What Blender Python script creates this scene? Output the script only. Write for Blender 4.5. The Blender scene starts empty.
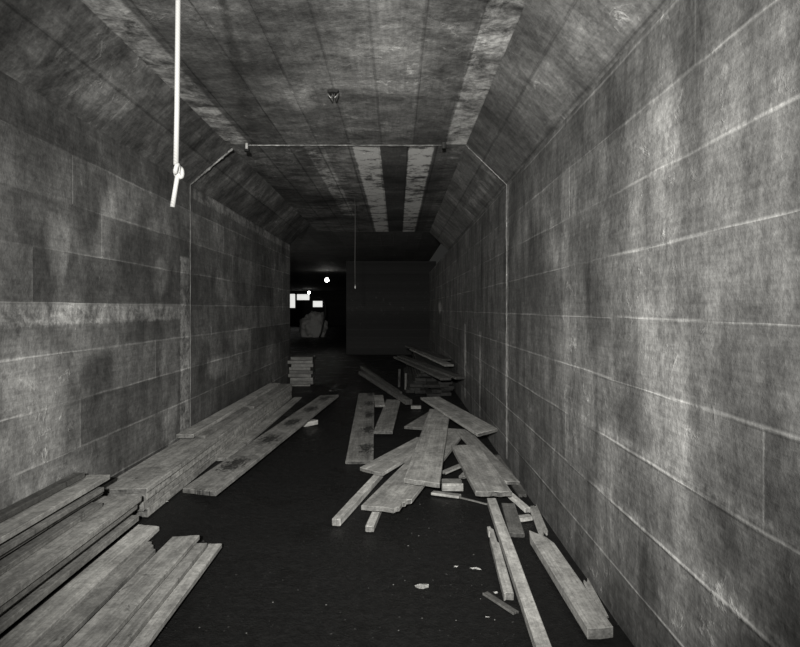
import bpy, bmesh, math, random
from mathutils import Vector, Matrix, noise
R = random.Random(7)
S = bpy.context.scene
COL = S.collection
F, H, VX, VY = 560.0, 1.3, 397.0, 309.0          # focal length in px, eye height, vanishing point

def P(px, py, z=0.0):
    "point of the place at height z that the photograph shows at px, py"
    y = F * (H - z) / (py - VY)
    return Vector(((px - VX) * y / F, y, z))

# ------------------------------------------------------------------ tags
def tag(o, label, cat, group=None, kind=None):
    if label: o['label'] = label
    if cat: o['category'] = cat
    if group: o['group'] = group
    if kind: o['kind'] = kind
    return o
def link(name, bm, m, parent=None, smooth=False):
    me = bpy.data.meshes.new(name); bm.to_mesh(me); bm.free()
    me.materials.append(m)
    if smooth:
        for p in me.polygons: p.use_smooth = True
    o = bpy.data.objects.new(name, me); COL.objects.link(o)
    if parent: o.parent = parent
    return o
def empty(name, loc):
    o = bpy.data.objects.new(name, None); COL.objects.link(o); o.location = loc; o.empty_display_size = .1
    return o

# ------------------------------------------------------------------ node maths
class Nd:
    def __init__(s, t, out): s.t = t; s.o = out
    def _m(s, op, *a, clamp=False):
        n = s.t.nodes.new('ShaderNodeMath'); n.operation = op; n.use_clamp = clamp
        for i, x in enumerate((s,) + a):
            if isinstance(x, Nd): s.t.links.new(x.o, n.inputs[i])
            else: n.inputs[i].default_value = x
        return Nd(s.t, n.outputs[0])
    def __add__(s, b): return s._m('ADD', b)
    __radd__ = __add__
    def __mul__(s, b): return s._m('MULTIPLY', b)
    __rmul__ = __mul__
    def __sub__(s, b): return s._m('SUBTRACT', b)
    def __rsub__(s, b): return s._m('MULTIPLY', -1.0)._m('ADD', b)
    def __truediv__(s, b): return s._m('DIVIDE', b)
    def floor(s): return s._m('FLOOR')
    def fract(s): return s._m('FRACT')
    def abs(s): return s._m('ABSOLUTE')
    def min(s, b): return s._m('MINIMUM', b)
    def max(s, b): return s._m('MAXIMUM', b)
    def clamp(s): return s._m('ADD', 0.0, clamp=True)
    def ss(s, a, b):
        n = s.t.nodes.new('ShaderNodeMapRange'); n.interpolation_type = 'SMOOTHSTEP'
        s.t.links.new(s.o, n.inputs[0])
        lo, hi = (a, b) if a < b else (b, a)
        n.inputs[1].default_value = lo; n.inputs[2].default_value = hi
        n.inputs[3].default_value = 0.0 if a < b else 1.0; n.inputs[4].default_value = 1.0 if a < b else 0.0
        return Nd(s.t, n.outputs[0])
class Mat:
    def __init__(s, name):
        s.m = bpy.data.materials.new(name); s.m.use_nodes = True
        s.t = s.m.node_tree; s.b = s.t.nodes['Principled BSDF']
        s.b.inputs['Specular IOR Level'].default_value = .2
    def pos(s):
        g = s.t.nodes.new('ShaderNodeNewGeometry'); return s.sep(g.outputs['Position'])
    def obj(s):
        g = s.t.nodes.new('ShaderNodeTexCoord'); return s.sep(g.outputs['Object'])
    def rnd(s):
        g = s.t.nodes.new('ShaderNodeObjectInfo'); return Nd(s.t, g.outputs['Random'])
    def sep(s, o):
        n = s.t.nodes.new('ShaderNodeSeparateXYZ'); s.t.links.new(o, n.inputs[0])
        return [Nd(s.t, n.outputs[i]) for i in range(3)]
    def vec(s, *a):
        n = s.t.nodes.new('ShaderNodeCombineXYZ')
        for i, x in enumerate(a):
            if isinstance(x, Nd): s.t.links.new(x.o, n.inputs[i])
            else: n.inputs[i].default_value = x
        return n.outputs[0]
    def noise(s, v, scale, detail=4, rough=.6, dist=0):
        n = s.t.nodes.new('ShaderNodeTexNoise'); s.t.links.new(v, n.inputs['Vector'])
        n.inputs['Scale'].default_value = scale; n.inputs['Detail'].default_value = detail
        n.inputs['Roughness'].default_value = rough; n.inputs['Distortion'].default_value = dist
        return Nd(s.t, n.outputs[0])
    def white(s, v):
        n = s.t.nodes.new('ShaderNodeTexWhiteNoise'); s.t.links.new(v, n.inputs['Vector']); return Nd(s.t, n.outputs[0])
    def out(s, val, rough=.85, bump=None, strength=.5, dist=.01, tint=(1, .99, .955)):
        c = s.vec(val * tint[0], val * tint[1], val * tint[2])
        s.t.links.new(c, s.b.inputs['Base Color'])
        if isinstance(rough, Nd): s.t.links.new(rough.o, s.b.inputs['Roughness'])
        else: s.b.inputs['Roughness'].default_value = rough
        if bump is not None:
            n = s.t.nodes.new('ShaderNodeBump'); n.inputs['Strength'].default_value = strength
            n.inputs['Distance'].default_value = dist
            s.t.links.new(bump.o, n.inputs['Height']); s.t.links.new(n.outputs[0], s.b.inputs['Normal'])
        return s.m

def concrete(name, V, h, off, base, patches=(), bands=(), seam=.5, seamdark=0., L=2.6, contrast=1., rowvar=.35, vert=1.):
    "board-marked concrete; u runs along the tunnel, v across the boards"
    k = Mat(name); x, y, z = k.pos()
    v = (x * V[0] + z * V[2]); u = y + 0.0
    p3 = k.vec(x, y, z)
    wob = k.noise(p3, 2.2, 2) - .5
    q = (v - off + wob * .012) / h
    row = q.floor(); fr = q.fract()
    rr = k.white(k.vec(row, 3.7, .5))
    us = (u + rr * 9.0) / L
    seg = us.floor(); fs = us.fract()
    cell = k.white(k.vec(row, seg, 1.3))
    dist = fr.min(1.0 - fr) * h
    distu = fs.min(1.0 - fs) * L
    big = k.noise(k.vec(u, v * .8, off), 1.1, 5, .62, .4)
    blot = k.noise(k.vec(u * 1.6, v * .9, off + 5.), 2.1, 6, .68, .6)
    drip = k.noise(k.vec(u * 3.2, v * .45, off + 9.), 2.4, 5, .65, .3)
    grain = k.noise(k.vec(u * 3.0, v * 34., off + 2.), 1.6, 5, .7)
    fine = k.noise(p3, 38., 4, .75)
    val = (cell - .5) * rowvar + 1.0
    val = val * (1.0 + (big - .5) * 2.6 * contrast) * (1.0 + (blot - .5) * 2.6 * contrast) * (1.0 + (drip - .5) * 2.4 * contrast * vert)
    mott = k.noise(k.vec(u * 1.3, v * 1.1, off + 21.), 8., 6, .75, .5)
    val = val * (1.0 + (mott - .5) * 2.2 * contrast)
    val = val * (1.0 + (grain - .5) * 1.0) * (1.0 + (fine - .5) * 1.5)
    # laitance peeling: pale crust in patches
    crust = (k.noise(p3, 9., 6, .75, .8)).ss(.56, .66) * big.ss(.45, .62)
    val = val * (1.0 + crust * 1.1)
    sm = k.noise(k.vec(u * .9, row * 3.1, 4.), 1.3, 3).ss(.4, .58)
    line = dist.ss(.011, .001) * sm
    linu = distu.ss(.007, .001) * k.noise(k.vec(row * 2.3, seg * 1.7, 2.), 3., 1).ss(.45, .55)
    val = val * (1.0 + line * seam + linu * seam * .7)
    if seamdark: val = val * (1.0 - dist.ss(.014, .002) * seamdark)
    tot = None
    for (pu, pv, ru, rv, am) in patches:
        du = (u - pu + (blot - .5) * ru * 1.6) / ru; dv = (v - pv + (drip - .5) * rv * 1.6) / rv
        g = (du * du + dv * dv).ss(1.5, .1) * am
        tot = g if tot is None else tot + g
    for (u0, u1, v0, v1, am) in bands:
        e = .012
        uu = u + (fine - .5) * .05 + (blot - .5) * .03; vv = v + (fine - .5) * .03
        g = uu.ss(u0 - e, u0 + e) * uu.ss(u1 + e, u1 - e) * vv.ss(v0 - e, v0 + e) * vv.ss(v1 + e, v1 - e) * am * (mott * 4.0 + blot * 2.5 - 2.55).clamp()
        tot = g if tot is None else tot + g
    if tot is not None: val = val * (1.0 + tot).max(.15)
    val = (val * base).max(.003).min(.6)
    hgt = line * .6 + cell * .35 + grain * .25 + fine * .5 + crust * .4
    return k.out(val, .8, hgt, .6, .012)

def wood(name, base, stain=.5, edge=0., spots=0):
    k = Mat(name); x, y, z = k.obj(); r = k.rnd()
    g1 = k.noise(k.vec(x * 26. + r * 50., y * 1.1 + r * 91., z * 26.), 1.3, 5, .65, .5)
    g2 = k.noise(k.vec(x * 90., y * 3. + r * 31., z * 90.), 1.5, 3, .6)
    bl = k.noise(k.vec(x * 4. + r * 17., y * 2. + r * 23., z * 4.), 1.7, 5, .7, .6)
    dk = k.noise(k.vec(x * 6. + r * 77., y * 3.2 + r * 13., z), 2.4, 4, .7, .9)
    fine = k.noise(k.vec(x, y, z + r), 60., 3, .7)
    mo = k.noise(k.vec(x + r * 9., y, z), 14., 5, .75, .6)
    val = (.75 + r * .5) * (1. + (g1 - .5) * 1.3) * (1. + (g2 - .5) * .8) * (1. + (bl - .5) * 1.9) * (1. + (fine - .5) * 1.2) * (1. + (mo - .5) * 1.5)
    val = val * (1. - dk.ss(.60, .70) * stain)
    if edge:   # band-saw marks across the grain on the sides of the stacked planks
        saw = (y * 7. + (z * 9.).floor() * .5).fract()
        val = val * (1. - saw.ss(.3, .0) * edge)
    if spots:
        fy = (y / .82 + .3).fract() - .5; sx = x - (.0 if spots == 1 else .055)
        w = k.noise(k.vec(x * 2., y * 5., r), 8., 5, .8, 1.0) - .5
        w2 = k.noise(k.vec(x * 5., y * 2., r + 3.), 7., 4, .8) - .5
        dd = (fy * 3.4 + w * 4.5); ee = sx * (12. if spots == 1 else 15.) + w2 * 5.
        val = val * (1. - (dd * dd + ee * ee).ss(1.0, .25) * .82)
    tc = k.t.nodes.new('ShaderNodeTexCoord'); nx, ny, nz = k.sep(tc.outputs['Normal'])
    val = val * (1. - ny.abs().ss(.6, .8) * (.5 + (bl - .4) * 1.6).clamp())
    val = (val * base).max(.006).min(.8)
    return k.out(val, .75, g1 * .7 + g2 * .4 + fine * .3, .5, .006, (1, .985, .93))

def plain(name, v, rough=.6, metal=0., tint=(1, .99, .95)):
    k = Mat(name); x, y, z = k.obj()
    n = k.noise(k.vec(x, y, z), 30., 4, .7)
    k.b.inputs['Metallic'].default_value = metal
    return k.out((n * .8 + .6) * v, rough, n, .3, .003, tint)
def glow(name, strength, tint=(1, .98, .93)):
    k = Mat(name); k.b.inputs['Base Color'].default_value = (.8, .8, .78, 1)
    k.b.inputs['Emission Color'].default_value = (*tint, 1); k.b.inputs['Emission Strength'].default_value = strength
    return k.m

# ------------------------------------------------------------------ the tunnel
XL, XR = -1.725, .917
ZT, ZC = 2.667, 2.335         # ceiling, top of the walls
CL, CR = -1.40, .575           # ceiling edges above the haunches
YJ, YL, YE = 4.67, 9.03, 9.95     # pour joint, end of the left wall, end of the ceiling
Y0 = -3.0
d = 1 / math.sqrt(2)
u_ = 1 / 120.0                 # metres per photo pixel at the joint
mats = {}
mats['right'] = concrete('board_marked_concrete_right', (0, 0, 1), .262, .215, .110,
    patches=[(1.98, 1.90, .15, .17, .5), (1.95, 1.62, .10, .12, .6), (2.0, 1.25, .14, .26, .35), (1.9, .85, .18, .3, .5),
             (1.75, .45, .22, .3, .6), (2.35, .60, .18, .3, .5), (3.0, 1.0, .18, .45, .35), (2.7, .75, .1, .25, .5),
             (1.72, 2.05, .10, .45, -.35), (2.35, 1.85, .14, .3, -.35), (1.55, 1.15, .12, .2, -.3), (2.6, 1.3, .10, .25, -.3), (3.6, 1.5, .3, .4, -.25),
             (1.62, .65, .14, .12, -.5), (2.05, .33, .09, .16, -.45), (1.45, .25, .1, .2, -.35), (12., 1.34, .5, .13, 2.5), (3.4, 1.66, .4, .1, .3)],
    bands=[(4.60, 4.76, .2, 2.33, 1.2), (1.0, 2.9, .752, .782, .6), (1.0, 2.6, .478, .512, .75), (7.45, 7.62, .1, 1.1, 2.4), (6.1, 6.26, .1, 1.05, 1.6)],
    seam=1.2, contrast=.78, rowvar=.3)
mats['left'] = concrete('board_marked_concrete_left', (0, 0, 1), .262, .285, .097,
    patches=[(2.85, 1.63, .12, .16, 1.5), (2.62, .70, .28, .5, 1.1), (2.9, .35, .4, .15, .7), (4.25, .75, .18, .5, .9), (4.1, 1.53, .13, .14, 1.0),
             (3.35, 1.9, .1, .14, .7), (5.6, 1.5, .3, .15, .6), (5.4, .75, .4, .1, 1.0), (6.2, 1.0, .5, .1, .8),
             (3.25, .92, .22, .15, -.5), (2.9, 2.1, .5, .2, -.3), (3.9, 1.15, .3, .12, -.3), (3.1, 1.85, .14, .2, -.35)],
    bands=[(4.46, 4.65, .2, 1.72, 2.0), (4.74, 9.0, 2.235, 2.325, .95), (2.2, 4.46, 1.22, 1.325, 1.3)],
    seam=1.3, contrast=.8, rowvar=.75, vert=.45)
cbands = [(-3., YJ - .02, -1.40, -1.225, 2.0), (-3., YJ - .02, .395, .575, 1.9)]
mats['ceil_near'] = concrete('board_marked_ceiling_near', (1, 0, 0), .262, .395 - .262 * 8, .098,
    patches=[(3.7, -.62, .22, .10, .7), (3.4, .0, .5, .2, .25), (2.9, -.15, .4, .2, .3)], bands=cbands, seam=.3, seamdark=.3, L=5., contrast=1.1, rowvar=.7, vert=.3)
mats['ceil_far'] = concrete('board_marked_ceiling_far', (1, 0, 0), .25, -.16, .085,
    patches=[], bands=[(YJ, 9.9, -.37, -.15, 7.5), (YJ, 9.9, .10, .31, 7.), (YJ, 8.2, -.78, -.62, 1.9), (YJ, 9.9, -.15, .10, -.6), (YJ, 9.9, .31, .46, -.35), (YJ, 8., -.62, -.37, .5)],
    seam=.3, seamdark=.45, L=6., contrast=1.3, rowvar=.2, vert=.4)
mats['haunch_left'] = concrete('board_marked_haunch_left', (d, 0, d), .262, .66 - .5, .082,
    patches=[(3.0, .62, .4, .12, .7), (5.6, .72, .5, .1, .3)], bands=[], seam=.3, seamdark=.4, L=2.0, contrast=1.2, rowvar=.45, vert=.4)
mats['haunch_right'] = concrete('board_marked_haunch_right', (-d, 0, d), .262, 1.0 - .5, .115,
    patches=[(2.7, 1.2, .3, .1, .4)], bands=[(4.72, 6.5, 1.1, 1.2, .6)], seam=.3, seamdark=.35, L=2.2, contrast=.9, rowvar=.35, vert=.4)
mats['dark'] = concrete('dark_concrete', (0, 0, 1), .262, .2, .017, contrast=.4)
mats['dark_ceil'] = concrete('dark_far_ceiling', (1, 0, 0), .262, .2, .06, contrast=.4)  # plain darker base colour for the far chamber ceiling
mats['joint'] = concrete('joint_mortar', (1, 0, 0), .3, 0., .11, contrast=1.3, rowvar=0)

def quad(name, pts, m, thick, n, ny=1):
    "slab of wall: pts in order, thickness away from the room along n"
    bm = bmesh.new(); n = Vector(n) * thick
    a = [bm.verts.new(p) for p in pts]; b = [bm.verts.new(Vector(p) + n) for p in pts]
    bm.faces.new(a); bm.faces.new(b[::-1])
    for i in range(len(pts)):
        j = (i + 1) % len(pts); bm.faces.new((a[i], b[i], b[j], a[j]))
    bmesh.ops.recalc_face_normals(bm, faces=bm.faces)
    o = link(name, bm, m); o['kind'] = 'structure'; return o
def wallY(name, x, y0, y1, z0, z1, m, nx): return quad(name, [(x, y0, z0), (x, y1, z0), (x, y1, z1), (x, y0, z1)], m, .2, (nx, 0, 0))
T = .2
wallY('wall_right', XR, Y0, 16.0, -.1, ZC, mats['right'], 1)
wallY('wall_left', XL, Y0, YL, -.1, ZC, mats['left'], -1)
quad('ceiling', [(CL, Y0, ZT), (CR, Y0, ZT), (CR, YJ, ZT), (CL, YJ, ZT)], mats['ceil_near'], T, (0, 0, 1))
quad('ceiling', [(CL, YJ, ZT), (CR, YJ, ZT), (CR, YE, ZT), (CL, YE, ZT)], mats['ceil_far'], T, (0, 0, 1))
for (a, b) in ((Y0, YJ), (YJ, YL)):
    quad('ceiling_haunch_left', [(XL, a, ZC), (CL, a, ZT), (CL, b, ZT), (XL, b, ZC)], mats['haunch_left'], T, (-d, 0, d))
for (a, b) in ((Y0, YJ), (YJ, YE)):
    quad('ceiling_haunch_right', [(XR, a, ZC), (CR, a, ZT), (CR, b, ZT), (XR, b, ZC)], mats['haunch_right'], T, (d, 0, d))
# far chamber, which opens to the left past the end of the left wall
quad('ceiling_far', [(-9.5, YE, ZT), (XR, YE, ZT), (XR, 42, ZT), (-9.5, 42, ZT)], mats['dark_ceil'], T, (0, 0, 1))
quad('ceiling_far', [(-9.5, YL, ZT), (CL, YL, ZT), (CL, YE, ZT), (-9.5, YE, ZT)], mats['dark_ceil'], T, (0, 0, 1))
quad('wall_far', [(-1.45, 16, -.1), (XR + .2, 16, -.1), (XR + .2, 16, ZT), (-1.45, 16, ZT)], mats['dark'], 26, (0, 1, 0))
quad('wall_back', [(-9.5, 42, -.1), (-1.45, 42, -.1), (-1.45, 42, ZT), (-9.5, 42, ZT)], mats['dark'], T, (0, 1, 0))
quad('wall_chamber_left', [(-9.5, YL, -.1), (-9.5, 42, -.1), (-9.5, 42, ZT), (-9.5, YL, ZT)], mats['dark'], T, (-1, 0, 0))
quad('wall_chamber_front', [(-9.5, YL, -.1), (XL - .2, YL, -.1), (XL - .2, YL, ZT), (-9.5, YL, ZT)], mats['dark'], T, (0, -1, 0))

def boxbm(bm, x0, x1, y0, y1, z0, z1):
    vs = [bm.verts.new((x, y, z)) for x in (x0, x1) for y in (y0, y1) for z in (z0, z1)]
    for f in ((0, 1, 3, 2), (4, 6, 7, 5), (0, 4, 5, 1), (2, 3, 7, 6), (0, 2, 6, 4), (1, 5, 7, 3)):
        bm.faces.new([vs[i] for i in f])
# pour joint: thin proud fin of mortar across the ceiling, down the haunches and walls
def fin(name, pts, r, m, seg=40, jit=.004):
    bm = bmesh.new(); rings = []
    pts = [Vector(p) for p in pts]
    L = [0]
    for i in range(1, len(pts)): L.append(L[-1] + (pts[i] - pts[i - 1]).length)
    for k in range(seg + 1):
        s = L[-1] * k / seg; i = max(j for j in range(len(pts) - 1) if L[j] <= s + 1e-9)
        p = pts[i].lerp(pts[i + 1], (s - L[i]) / (L[i + 1] - L[i]))
        q = r * R.uniform(.5, 1.2)
        p = p + Vector((0, R.uniform(-jit, jit), 0))
        t = (pts[i + 1] - pts[i]).normalized(); e = t.cross(Vector((0, 1, 0))).normalized()
        rings.append([bm.verts.new(p + e * (q * math.sin(a)) + Vector((0, 1, 0)) * (q * math.cos(a))) for a in [math.pi / 3 * c for c in range(6)]])
    for a, b in zip(rings, rings[1:]):
        for c in range(6): bm.faces.new((a[c], a[(c + 1) % 6], b[(c + 1) % 6], b[c]))
    bm.faces.new(rings[0][::-1]); bm.faces.new(rings[-1])
    bmesh.ops.recalc_face_normals(bm, faces=bm.faces)
    o = link(name, bm, m); o['kind'] = 'structure'; return o
fin('trim_1', [(-1.24, YJ, ZT), (.39, YJ, ZT)], .011, mats['joint'])
fin('trim_2', [(XL, YJ, ZC), (CL + .03, YJ, ZT - .03)], .010, mats['joint'])
fin('trim_3', [(CR, YJ, ZT), (XR, YJ, ZC)], .006, mats['joint'])
fin('trim_4', [(XR, YJ, ZC), (XR, YJ, .05)], .005, mats['joint'], 60)
fin('trim_5', [(XL, YJ, ZC), (XL, YJ, .15)], .006, mats['joint'], 60)

# floor: trampled damp earth, banked up a little along the left wall
def sst(a, b, x):
    t = min(1, max(0, (x - a) / (b - a))); return t * t * (3 - 2 * t)
def fz(x, y=5.0): return .085 * sst(-.85, -1.35, x)
k = Mat('damp_earth'); x, y, z = k.pos(); p = k.vec(x, y, z)
n1 = k.noise(p, 3., 6, .7, .3); n2 = k.noise(p, 24., 5, .75); n3 = k.noise(p, 90., 3, .6)
spk = k.noise(p, 55., 2, .5).ss(.71, .76)
val = .003 + (n1 * .009) + (n2 - .4).max(0.) * .02 + spk * .05
rough = .55 - n1.ss(.5, .65) * .25
earth = k.out(val, rough, n2 * .8 + n3 * .4, .6, .02)
k.b.inputs['Specular IOR Level'].default_value = .25
bm = bmesh.new()
xs = [-1.72 + i * (2.637) / 60 for i in range(61)]; ys = [-3 + i * 12.0 / 150 for i in range(151)]
g = [[bm.verts.new((X, Y, fz(X) + .006 * noise.noise(Vector((X * 4, Y * 4, 0))) * (1 if X > -1.2 else .2) - .004)) for X in xs] for Y in ys]
for a, b in zip(g, g[1:]):
    for i in range(60): bm.faces.new((a[i], a[i + 1], b[i + 1], b[i]))
o = link('floor', bm, earth, smooth=True); o['kind'] = 'structure'
bm = bmesh.new(); xs = [-9.5, -1.725] + [-1.725 + i * 2.642 / 12 for i in range(1, 13)]
g = [[bm.verts.new((X, Y, (fz(X) if (i == 0 and X > XL - .01) else 0) - .004)) for X in xs] for i, Y in enumerate((9.0, 10., 42.))]
for a, b in zip(g, g[1:]):
    for i in range(len(xs) - 1): bm.faces.new((a[i], a[i + 1], b[i + 1], b[i]))
o = link('floor_far', bm, earth); o['kind'] = 'structure'

# ------------------------------------------------------------------ boards
W = {'pale': wood('pale_new_board', .30, .25), 'grey': wood('weathered_board', .22, .55), 'stain': wood('tar_spotted_board', .25, .3, 0., 1), 'stain2': wood('tar_streaked_board', .2, .5, 0., 2),
     'sawn': wood('rough_sawn_timber', .27, .35, .35), 'dim': wood('old_dark_board', .10, .5), 'dark': wood('near_black_board', .045, .5), 'batten': wood('planed_batten', .42, .2)}  # near-black base tone is for the boards of the distant pile
def board(name, a, b, w, t, m, label, group=None, ends=(0, 0), outline=None, roll=0., seed=None, jag=.004, cat='board', warp=0.):
    """a, b: centre of the top face at the near and far end; ends: slant of each end cut (m)"""
    r = random.Random(seed if seed is not None else hash((round(a[0], 3), round(a[1], 3), round(w, 3))) & 0xffff)
    a, b = Vector(a), Vector(b); L = (b - a).length; hw = w / 2
    if outline is None:
        near = [(-hw + w * i / 6, -L / 2 + ends[0] * (i / 6 - .5) + r.uniform(-jag, jag)) for i in range(7)]
        far = [(hw - w * i / 6, L / 2 + ends[1] * (.5 - i / 6) + r.uniform(-jag, jag)) for i in range(7)]
        n = max(2, int(L / .35))
        right = [(hw + r.uniform(-.0018, .0018), -L / 2 + L * i / n) for i in range(1, n)]
        left = [(-hw + r.uniform(-.0018, .0018), L / 2 - L * i / n) for i in range(1, n)]
        pts = near + right + far + left
    else:
        pts = [(hw * p[0], -L / 2 + (p[1] if p[1] >= 0 else L + p[1])) for p in outline]
    bm = bmesh.new()
    lo = [bm.verts.new((x, y, -t / 2)) for x, y in pts]; hi = [bm.verts.new((x, y, t / 2)) for x, y in pts]
    bm.faces.new(lo[::-1]); bm.faces.new(hi); N = len(pts)
    for i in range(N): bm.faces.new((lo[i], lo[(i + 1) % N], hi[(i + 1) % N], hi[i]))
    if warp:
        for v in bm.verts: v.co.z += warp * (v.co.x / hw) ** 2 * .5 + warp * .4 * math.sin(v.co.y * 2)
    bmesh.ops.recalc_face_normals(bm, faces=bm.faces)
    rim = [e for e in bm.edges if len(e.link_faces) == 2 and e.calc_face_angle(0) > .9]
    bmesh.ops.bevel(bm, geom=rim, offset=min(.0025, t * .12), segments=1, affect='EDGES', profile=.6)
    o = link(name, bm, W[m])
    Y = (b - a).normalized(); X = Y.cross(Vector((0, 0, 1))).normalized(); Z = X.cross(Y)
    M = Matrix((X, Y, Z)).transposed() @ Matrix.Rotation(roll, 3, 'Y')
    o.matrix_world = Matrix.Translation((a + b) / 2 - Z * t / 2) @ M.to_4x4()
    return tag(o, label, cat, group)
ORD = ['topmost', 'second from the top', 'third from the top', 'fourth from the top', 'fifth from the top', 'sixth from the top',
       'seventh from the top', 'eighth from the top', 'ninth from the top', 'tenth from the top']

# long plank stack against the left wall (middle distance)
g = 'long planks stacked along the left wall'
zb = .088; th = [.05, .05, .05, .028]; z = zb
for i, t in enumerate(th):
    top = z + t; k_ = len(th) - 1 - i
    jr = [.0, -.006, .004, .014][i]; w = .268 + jr
    x0 = -1.716; xc = x0 + w / 2
    lab = 'wide grey plank on top of the long stack against the left wall' if k_ == 0 else \
          'rough sawn plank, %s in the long stack against the left wall' % ORD[k_]
    board('plank', (xc, 3.2 + [.05, .0, .03, 0][i], top), (xc + .02, 7.7 - R.uniform(0, .2), top), w, t, 'sawn' if k_ else 'grey', lab, g, ends=(.02, 0))
    z = top + .002
zc = z
# two boards on top of it
board('plank', (-1.61, 4.42, zc + .026), (-1.60, 5.7, zc + .026), .19, .025, 'grey', 'short plank lying on the long wall stack beneath a narrower cupped one', 'planks lying on the long stack')
board('plank', (-1.642, 4.33, zc + .056), (-1.60, 7.35, zc + .056), .13, .028, 'pale', 'narrow dark-ended plank on top of everything against left wall', 'planks lying on the long stack', ends=(.01, .03))
board('plank', (-1.555, 5.75, zc + .026), (-1.52, 7.5, zc + .026), .17, .025, 'grey', 'plank at far end of the long wall stack, beside the narrow one', 'planks lying on the long stack')
# nearer stack, running out of the picture at the lower left
g = 'planks in the near left stack'
z = .088; N = 5
for i in range(N):
    t = .031; w = .235 + R.uniform(-.012, .012); k_ = N - 1 - i; top = z + t
    x1 = -1.432 + [-.06, -.005, -.045, -.01, .004][i]
    board('plank', (x1 - w / 2, -.6, top), (x1 - w / 2, 3.14 + [.03, -.02, .02, -.03, -.01][i], top), w, t, 'pale' if k_ == 0 else 'grey',
          'smooth pale plank topmost of the wide near stack at lower left' if k_ == 0 else 'plank %s in the near left stack of five' % ORD[k_], g)
    z = top + .0015 + (.004 if i % 2 else 0)
zd = z
# small heap on the wall side of it
g = 'narrow planks piled on the near stack by the left wall'
ee = [(.17, .024, 2.95), (.135, .024, 3.02), (.16, .024, 2.98), (.155, .026, 3.05)]
z = zd; 
for i, (w, t, ye) in enumerate(ee):
    k_ = len(ee) - 1 - i; top = z + t
    board('plank', (-1.718 + w / 2, -.6, top), (-1.718 + w / 2, ye, top), w, t, 'pale' if k_ == 0 else 'grey',
          'narrow plank %s of the small pile hugging the near left wall' % ORD[k_], g)
    z = top + (.02 if i in (0, 2) else .002)
board('plank', (-1.69, -.6, z + .03), (-1.69, 2.98, z + .03), .055, .028, 'dim', 'dark-ended strip lying tight against the near left wall', g)

# loose boards at the lower left corner
g = 'loose boards spread on the ground at lower left'
board('board', (-1.36, -.5, .115), (-1.36, 3.07, .115), .13, .024, 'pale', 'pale smooth board on ground beside the near left stack', g, ends=(0, -.03))
board('board', (-1.245, -.5, .118), (-1.245, 2.88, .105), .085, .024, 'grey', 'narrow stepped board in lower left spread, shorter than its neighbours', g, outline=[(-1, 0), (1, 0), (1, -.09), (.3, -.085), (.25, -.04), (-.3, -.03), (-.35, 0.0 + 3.38), (-1, 3.38)])
board('board', (-1.035, -.5, .062), (-1.035, 2.96, .062), .22, .024, 'pale', 'palest broad board at lower left, rightmost of the spread', g)
board('board', (-1.02, -.5, .089), (-1.02, 2.90, .089), .075, .024, 'grey', 'narrow board lying on the rightmost board of lower left spread', g)
board('board', (-1.115, -.5, .118), (-1.10, 2.92, .118), .135, .024, 'grey', 'board with dark blotched far end, upper board of lower left spread', g, ends=(0, .02))

# the long stained board and its neighbours
board('board', P(199, 490, .135), P(329.5, 395, .10), .245, .03, 'stain', 'long board with a row of dark stains, lying off the left stack', ends=(-.05, .1))
board('board', P(222.5, 458, .112), P(298, 397, .095), .10, .025, 'grey', 'narrow board between the long left stack and the stained board')
board('timber_block', P(299, 423, .062), P(316, 419.5, .062), .07, .05, 'grey', 'short block poking out from under the long stained board', cat='block')

# squared pile of short boards at the end of the left wall
g = 'short boards in the squared stack at the end of the left wall'
z = .002
for i in range(10):
    t = .05; dx = R.uniform(-.03, .03); L = .37 + R.uniform(-.03, .02); top = z + t; yc = 9.0 + R.uniform(-.015, .015); a = R.uniform(-.02, .02)
    board('short_board', (-1.52 + dx - L / 2, yc - a, top + (.0)), (-1.52 + dx + L / 2, yc + a, top), .30, t, 'dim',
          'short board %s in the squared stack where left wall ends' % ORD[9 - i], g, jag=.008)
    z = top + .004
board('board', P(317, 391, .03), P(331, 390.2, .03), .06, .025, 'grey', 'short lath on ground right of the squared stack')

# middle of the floor
g = 'flat boards lying in the middle of the floor'
board('board', P(359.5, 461, .03), P(366.5, 393, .03), .235, .026, 'stain2', 'dark-stained flat board lying leftmost in the middle of the floor', g, ends=(0, .02))
board('board', P(383, 431.5, .058), P(393.5, 399.5, .058), .195, .026, 'grey', 'flat board right of the dark-stained one in mid floor', g)
board('board', P(380, 405, .087), P(378.5, 395, .087), .13, .026, 'grey', 'farthest of the flat mid-floor boards, narrow and dim', g, ends=(0, .03))
board('timber', P(409, 400, .14), P(361, 371, .10), .09, .06, 'dim', 'long dark timber slanting across the floor behind the flat boards')
board('timber', P(400, 392, .05), P(362, 366, .05), .07, .05, 'dim', 'thinner dark timber slanting left behind the flat boards')
board('timber_block', P(411, 405.5, .05), P(421, 405.5, .05), .06, .04, 'grey', 'short pale block in front of the dark slanting timber', cat='block')

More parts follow.
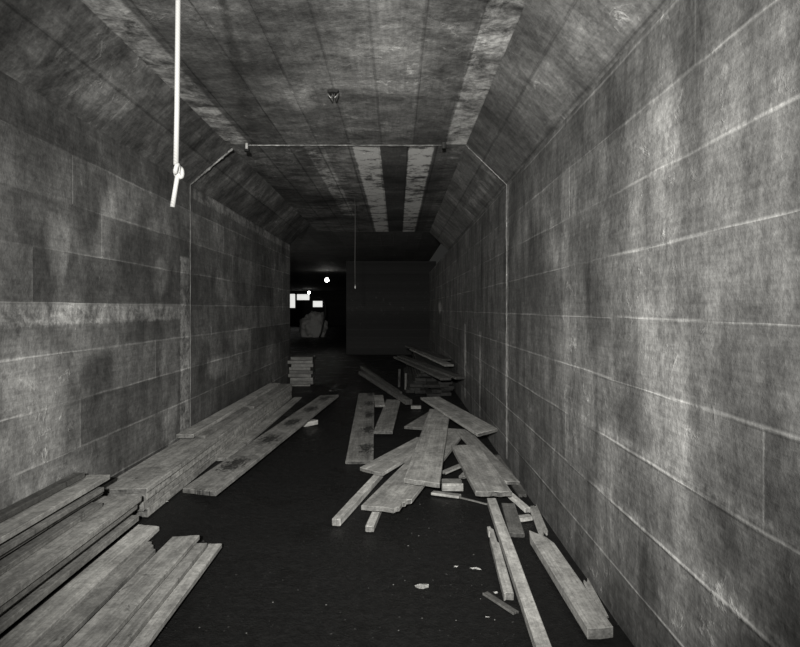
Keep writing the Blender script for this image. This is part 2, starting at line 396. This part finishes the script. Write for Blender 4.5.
# tumbled heap at centre right, bottom to top
g = 'boards in the tumbled heap at centre right'
board('batten', P(336, 519, .045), P(385, 466, .045), .052, .042, 'batten', 'pale batten sticking out lowest and leftmost from the tumbled heap', g)
board('batten', P(369.5, 526, .04), P(381, 500, .04), .05, .035, 'batten', 'short dark-ended batten end peeping from under the notched board', g)
board('board', P(371, 470, .09), P(428, 438, .075), .225, .026, 'pale', 'board pointing left in the heap, its corner broken away', g,
      outline=[(-1, .02), (-.6, -0.0), (0, .0), (.9, .03), (1, .1), (1, 1.9), (-1, 1.9)][:0] or None, ends=(-.07, 0), jag=.008)
L = (P(455, 428, .10) - P(382, 507.5, .085)).length
board('board', P(382, 507.5, .130), P(455, 427, .120), .262, .028, 'pale', 'front board of the heap with a broken notch in its right edge', g,
      outline=[(-1, 0), (-.5, -0.0), (0, .012), (.55, .0), (.62, .03), (.72, .04), (.70, .12), (.82, .13), (.80, .17), (1, .19), (1, L), (-1, L)])
board('board', P(413, 427, .10), P(441, 409, .08), .19, .026, 'grey', 'board whose pointed corner shows behind the heap on the left', g)
board('board', P(421.5, 481, .200), P(440, 409, .165), .235, .03, 'pale', 'uppermost board of the heap, pointing straight at the viewer', g, ends=(-.075, 0), jag=.009)
board('board', P(488, 431, .235), P(430, 397, .20), .245, .028, 'pale', 'smooth board crossing the back of the heap towards right wall', g, ends=(.17, 0))
board('board', P(494, 491.5, .16), P(465, 445, .185), .225, .032, 'pale', 'broad board lying right of the heap with ragged near end', g, ends=(-.03, 0), jag=.012)
board('board', P(510, 481, .10), P(463, 430, .155), .15, .024, 'grey', 'weathered board tipped against right wall beside the heap', g, roll=.15, jag=.02)
board('board', P(523, 494, .05), P(496, 455, .05), .06, .02, 'dim', 'dark splintered strip between the tipped board and right wall', g, roll=-.2, jag=.02)
board('timber_block', P(441, 481, .065), P(462, 481, .065), .12, .055, 'grey', 'square-cut block in the gap right of the uppermost board', g, cat='block')
board('lath', P(432, 491.5, .022), P(460, 495, .022), .05, .018, 'pale', 'thin pale lath in front of the square-cut block', g)
board('lath', P(459, 496.5, .012), P(487, 503.5, .012), .012, .01, 'dim', 'thin dark stick continuing right from the pale lath', g)
board('lath', P(443, 472, .10), P(462, 464, .11), .05, .015, 'grey', 'splinter of board leaning behind the square-cut block', g)
board('lath', P(462, 476, .03), P(470, 468, .03), .05, .02, 'grey', 'small chip of board right of the square-cut block', g)

# sticks on the right foreground
g = 'sticks and boards by the right wall in the foreground'
board('batten', P(549, 660, .048), P(491.5, 498, .048), .058, .042, 'batten', 'long pale batten running out at the bottom of the view', g)
board('batten', P(509, 594, .04), P(491, 527, .04), .045, .035, 'pale', 'short broken stick lying left of the long batten', g,
      outline=[(-1, .0), (-.4, .015), (1, .012), (1, .55), (.6, .56), (.5, -.03), (.1, -.02), (-.1, 0.0 + .777), (-1, .77), (-.9, .70), (-.5, .69), (-.6, .64), (-1, .62)])
Lp = (P(536, 530, .055) - P(601, 628, .055)).length
board('pointed_board', P(601, 628, .055), P(536, 530, .055), .105, .045, 'pale', 'thick board cut to a point, lying along the right wall', g,
      outline=[(-1, 0), (0, .0), (1, .01), (1, Lp * .82), (.6, Lp * .9), (-.75, Lp), (-1, Lp * .92)])
board('board', P(517, 533, .035), P(508, 503, .035), .085, .026, 'dim', 'dark board end right of the long batten, under the ragged board', g)
board('batten', P(528, 508, .05), P(509, 492, .05), .04, .03, 'batten', 'short pale stick end right of the ragged board', g)
board('timber_block', P(517, 517, .03), P(531, 515, .03), .05, .025, 'pale', 'small pale offcut on ground near the pointed board tip', g, cat='block')
board('board', P(544, 533, .05), P(533, 506, .05), .055, .014, 'grey', 'splintered thin board standing askew along the foot of right wall', g, roll=-.5, jag=.03)
board('board', P(606, 618, .03), P(586, 580, .035), .03, .012, 'grey', 'thin splinter against the wall beside the pointed board', g, roll=-.3, jag=.02)
board('lath', P(516, 612, .012), P(485, 592, .012), .03, .01, 'dim', 'dark flat lath on ground left of the broken stick', g)

# big dim pile against the right wall in the distance
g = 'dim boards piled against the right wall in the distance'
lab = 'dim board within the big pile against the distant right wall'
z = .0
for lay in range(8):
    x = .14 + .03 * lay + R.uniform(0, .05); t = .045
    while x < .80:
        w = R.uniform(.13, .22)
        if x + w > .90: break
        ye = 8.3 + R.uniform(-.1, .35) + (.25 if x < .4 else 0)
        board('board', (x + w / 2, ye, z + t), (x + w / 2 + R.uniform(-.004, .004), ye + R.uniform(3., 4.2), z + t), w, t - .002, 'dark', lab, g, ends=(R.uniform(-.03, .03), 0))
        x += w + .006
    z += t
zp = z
for i, (a, b, w, c) in enumerate([((449, 364.5), (408, 345), .15, 'grey'), ((458, 359), (420, 343), .15, 'dim'),
                               ((446, 378), (402, 347), .14, 'dim'), ((462, 377), (430, 356), .13, 'dim')]):
    zz = [zp + .095, zp + .135, zp + .03, zp + .062][i]
    A = P(*a, zz); A.x = min(A.x, XR - w / 2 - .04); B = A + Vector((-.45 - .1 * i, 3.4, 0.0))
    board('board', A, B, w, .03, c, ['pale-ended board fanned across the top of the distant pile', 'highest board on the distant pile, nearest the wall',
          'leftmost dark board fanned on the distant pile', 'lower fanned board under the pale-ended one on distant pile'][i], g)
for i, (px, py, hh) in enumerate(((399, 387, .30), (406, 390, .27))):
    p_ = P(px, py, 0)
    bm = bmesh.new(); boxbm(bm, -.018, .018, -.018, .018, 0, hh)
    bmesh.ops.bevel(bm, geom=bm.edges[:], offset=.003, segments=1, affect='EDGES')
    o = link('stake', bm, W['dim']); o.location = p_; o.rotation_euler = (0, .03, i)
    tag(o, ['left-hand upright stake before the distant board pile', 'right-hand upright stake before the distant board pile'][i], 'stake', 'upright stakes before the distant pile')

# ------------------------------------------------------------------ paper scraps and grit
paper = plain('scrap_paper', .55, .8)
def scrap(px, py, s, label, sq=.6, name='paper_scrap', cat='scrap'):
    c = P(px, py, 0); bm = bmesh.new(); n = 9; r = random.Random(px)
    ctr = bm.verts.new((0, 0, .008)); ring = []
    for i in range(n):
        a = 2 * math.pi * i / n; q = s * r.uniform(.6, 1.1)
        ring.append(bm.verts.new((q * math.cos(a), q * sq * math.sin(a), .002 + r.uniform(0, .008))))
    for i in range(n): bm.faces.new((ctr, ring[i], ring[(i + 1) % n]))
    e = bmesh.ops.solidify(bm, geom=bm.faces[:], thickness=.0015)
    o = link(name, bm, paper); o.location = c + Vector((0, 0, fz(c.x) + .002)); o.rotation_euler = (0, 0, r.uniform(-.3, .3))
    return tag(o, label, cat, 'pale scraps littering the dark floor')
scrap(422, 588, .038, 'largest crumpled white paper scrap on the dark foreground floor', .8)
scrap(475, 570, .030, 'thin pale scrap left of the short broken stick', .3)
scrap(495, 594, .014, 'small pale crumb beside the short broken stick')
scrap(488, 619, .012, 'lone pale crumb nearest the bottom of the view')
scrap(456, 568, .010, 'tiny pale crumb on floor between two paper scraps')
scrap(161, 517, .055, 'pale sliver on ground beside far end of near left stack', .3)
# grit
bm = bmesh.new()
for i in range(220):
    X = R.uniform(-.85, .8); Y = R.uniform(1.9, 5.5); s = R.uniform(.001, .0035)
    if X < .05 and Y > 2.7 or X > .42: continue
    v = bmesh.ops.create_icosphere(bm, subdivisions=1, radius=s, matrix=Matrix.Translation((X, Y, fz(X) + s * .4)) @ Matrix.Diagonal((R.uniform(.7, 1.6), 1, .6, 1)))
tag(link('grit', bm, plain('pale_grit', .13, .8)), 'pale grit sprinkled over the dark earth floor', 'grit', kind='stuff')

# ------------------------------------------------------------------ hanging rope and wire
def tube(bm, pts, r, seg=10, rf=None):
    pts = [Vector(p) for p in pts]; rings = []
    for i, p in enumerate(pts):
        t = (pts[min(i + 1, len(pts) - 1)] - pts[max(i - 1, 0)]).normalized()
        e = t.cross(Vector((0, 1, .01))).normalized(); f = t.cross(e); q = r if rf is None else rf[i]
        rings.append([bm.verts.new(p + (e * math.cos(a) + f * math.sin(a)) * q) for a in [2 * math.pi * c / seg for c in range(seg)]])
    for a, b in zip(rings, rings[1:]):
        for c in range(seg): bm.faces.new((a[c], a[(c + 1) % seg], b[(c + 1) % seg], b[c]))
    bm.faces.new(rings[0][::-1]); bm.faces.new(rings[-1])
    bmesh.ops.recalc_face_normals(bm, faces=bm.faces)
k = Mat('white_rope'); x, y, z = k.obj()
tw = ((z * 120.) + (x + y) * 60.).fract()
rope_m = k.out(.105 + (tw - .5).abs() * .03, .8, (tw - .5).abs(), .3, .002)
root = empty('hanging_rope', (-.588, 1.5, ZT)); tag(root, 'pale rope with a knotted end hanging from the near ceiling', 'rope')
def Z(py, y=1.5): return H + (VY - py) * y / F - ZT
def X_(px, y=1.5): return (px - VX) * y / F + .588
bm = bmesh.new(); tube(bm, [(.006, 0, 0), (.004, 0, -.3), (X_(177.5), 0, Z(60)), (X_(177), 0, Z(110)), (X_(176), 0, Z(165))], .0068)
link('cord', bm, rope_m, root, True)
bm = bmesh.new()
n = 40; pts = []
for i in range(n + 1):   # overhand knot
    t = 2 * math.pi * i / n
    pts.append((X_(178) + .0042 * (math.sin(t) + 1.4 * math.sin(2 * t)), .006 * (math.cos(t) - 1.2 * math.cos(2 * t)), Z(171.5) - .010 * math.sin(3 * t) - .006 * math.cos(t)))
tube(bm, pts, .006, 8); link('knot', bm, rope_m, root, True)
bm = bmesh.new(); tube(bm, [(X_(178), 0, Z(173)), (X_(176), 0, Z(185)), (X_(172.5), 0, Z(207))], .0062, 10, [.0066, .006, .0066]); link('tail', bm, rope_m, root, True)

metal = plain('dull_steel', .18, .45, .6); dim_metal = plain('rusty_wire', .05, .7); dark = plain('black_rubber', .02, .5)
root = empty('hanging_wire', (-.51, 6.8, ZT)); tag(root, 'thin dark wire dangling from the ceiling past the joint', 'wire')
bm = bmesh.new(); tube(bm, [(0, 0, 0), (.002, 0, -.4), (-.001, 0, -.8), (.001, 0, -1.08)], .0036, 6); link('strand', bm, dim_metal, root, True)
bm = bmesh.new(); tube(bm, [(.001, 0, -1.07), (.006, 0, -1.09), (.002, 0, -1.12), (-.004, 0, -1.10), (.001, 0, -1.075)], .006, 6); link('hook', bm, metal, root, True)
# anchor in the ceiling
root = empty('ceiling_anchor', P(333, 91, 0) * 0 + Vector((-.40, 3.51, ZT))); tag(root, 'small dark metal anchor with wire loops set in the near ceiling', 'anchor')
bm = bmesh.new(); bmesh.ops.create_cone(bm, cap_ends=True, segments=6, radius1=.028, radius2=.042, depth=.014, matrix=Matrix.Translation((0, 0, -.007))); link('plate', bm, dark, root)
for s in (-1, 1):
    bm = bmesh.new(); tube(bm, [(s * .034, 0, -.012), (s * .03, -.02, -.03), (s * .012, -.022, -.052), (s * .004, .0, -.03), (s * .008, .01, -.012)], .0035, 6); link('wire_loop', bm, metal, root, True)
root = empty('ceiling_bolt', (-1.24, 4.62, ZT)); tag(root, 'pale bolt hanging at the left end of the ceiling joint line', 'bolt')
bm = bmesh.new(); tube(bm, [(0, 0, 0), (0, 0, -.05)], .012, 8); link('shank', bm, plain('pale_steel', .4, .5), root, True)
bm = bmesh.new(); bmesh.ops.create_cone(bm, cap_ends=True, segments=6, radius1=.022, radius2=.022, depth=.018, matrix=Matrix.Translation((0, 0, -.058))); link('nut', bm, dark, root)
root2 = bm = bmesh.new(); bmesh.ops.create_cone(bm, cap_ends=True, segments=8, radius1=.016, radius2=.02, depth=.05, matrix=Matrix.Translation((0, 0, -.024)))
o = link('ceiling_stub', bm, dark); o.location = (.385, 4.60, ZT); tag(o, 'short black stub at the right end of the ceiling joint line', 'stub')

# ------------------------------------------------------------------ far lamps and openings
def bulb(px, py, y, r, st, label):
    loc = Vector(((px - VX) * y / F, y, ZT)); zb = H + (VY - py) * y / F - ZT
    root = empty('light_bulb', loc); tag(root, label, 'lamp', 'bare bulbs hanging in the far passage')
    bm = bmesh.new(); tube(bm, [(0, 0, 0), (0, 0, zb + r + .08)], .008, 6); link('flex', bm, dark, root)
    bm = bmesh.new(); bmesh.ops.create_cone(bm, cap_ends=True, segments=12, radius1=.03, radius2=.02, depth=.08, matrix=Matrix.Translation((0, 0, zb + r + .035))); link('socket', bm, dark, root)
    bm = bmesh.new(); bmesh.ops.create_uvsphere(bm, u_segments=16, v_segments=10, radius=r)
    for v in bm.verts:
        if v.co.z > 0: v.co.x *= 1 - .35 * v.co.z / r; v.co.y *= 1 - .35 * v.co.z / r; v.co.z *= 1.25
        v.co.z += zb
    link('glass', bm, glow('bulb_glow_%s' % ('near' if y < 30 else 'far'), st), root, True)
bulb(327, 280, 20., .07, 32., 'brighter bare bulb glowing in the far passage, nearer one')
bulb(309, 292.6, 38., .09, 12., 'smaller fainter bulb glowing farther down the passage')
day = glow('daylight_pane', .78, (1, 1, .97))
def opening(i, x0, x1, y0, y1, Y=41.95):
    X0, X1 = (x0 - VX) * Y / F, (x1 - VX) * Y / F; Z0, Z1 = H + (VY - y1) * Y / F, H + (VY - y0) * Y / F
    root = empty('window_%d' % i, ((X0 + X1) / 2, Y, Z0)); root['kind'] = 'structure'
    w, h = (X1 - X0) / 2, Z1 - Z0
    bm = bmesh.new(); boxbm(bm, -w, w, 0, .03, 0, h); link('pane', bm, day, root)
    bm = bmesh.new(); e = .05
    for b in ((-w - e, w + e, -.04, .02, -e, 0), (-w - e, w + e, -.04, .02, h, h + e), (-w - e, -w, -.04, .02, 0, h), (w, w + e, -.04, .02, 0, h)): boxbm(bm, *b)
    link('frame', bm, dark, root)
opening(1, 289, 295.2, 294, 307.8); opening(2, 297, 309.5, 294.3, 300); opening(3, 313, 322.5, 301, 307)
# heap and bent pipe
bm = bmesh.new(); bmesh.ops.create_icosphere(bm, subdivisions=5, radius=1)
for v in bm.verts:
    n_ = noise.noise(v.co * 1.8) * .3 + noise.noise(v.co * 5) * .16 + noise.noise(v.co * 13) * .06
    v.co = v.co * (1 + n_); v.co.z = max(v.co.z, -.55)
    v.co = Vector((v.co.x * .62, v.co.y * .5, (v.co.z + .55) * .74))
o = link('rubble_heap', bm, plain('pale_rubble', .3, .9), None, True); o.location = ((314 - VX) * 26 / F, 26, 0)
tag(o, 'rounded pale heap glimpsed below the bulbs in the far passage', 'heap')
bm = bmesh.new(); yy = 24.8
tube(bm, [((px - VX) * yy / F, yy, H + (VY - py) * yy / F) for px, py in ((313, 298), (319, 297), (323.5, 300), (325.5, 306), (325, 315), (323, 325), (321, 334), (319.5, 337.3))], .035, 8)
o = link('bent_pipe', bm, dark, None, True); tag(o, 'dark bent pipe curving down in front of the far pale heap', 'pipe')

# ------------------------------------------------------------------ light
def spot(loc, target, e, size, ang, blend):
    l = bpy.data.lights.new('flash_lamp', 'SPOT'); l.energy = e; l.shadow_soft_size = size; l.spot_size = math.radians(ang); l.spot_blend = blend
    l.color = (1, .99, .96)
    o = bpy.data.objects.new('flash_lamp', l); COL.objects.link(o); o.location = loc
    o.rotation_euler = (Vector(target) - Vector(loc)).to_track_quat('-Z', 'Y').to_euler()
spot((-.15, -.75, 1.68), (-.10, 5.0, 1.35), 2150, .05, 76, 1.0)
# added fill light lifting the far chamber, no fitting, unseen behind the left wall
l = bpy.data.lights.new('chamber_fill', 'POINT'); l.energy = 85; l.shadow_soft_size = .06; l.color = (1, .98, .93)
o = bpy.data.objects.new('chamber_fill', l); COL.objects.link(o); o.location = (-4.6, 12.2, 1.9)
w = bpy.data.worlds.new('world'); S.world = w; w.use_nodes = True
w.node_tree.nodes['Background'].inputs[0].default_value = (.02, .02, .019, 1)
w.node_tree.nodes['Background'].inputs[1].default_value = 1.0

# ------------------------------------------------------------------ camera
c = bpy.data.cameras.new('camera'); c.sensor_fit = 'HORIZONTAL'; c.sensor_width = 36; c.lens = F / 800 * 36
c.shift_x = (400 - VX) / 800; c.shift_y = -(323.5 - VY) / 800; c.clip_start = .02; c.clip_end = 200
co = bpy.data.objects.new('camera', c); COL.objects.link(co); co.location = (0, 0, H); co.rotation_euler = (math.pi / 2, 0, 0)
S.camera = co
S.view_settings.view_transform = 'Standard'; S.view_settings.look = 'None'; S.view_settings.gamma = 1; S.view_settings.exposure = 0
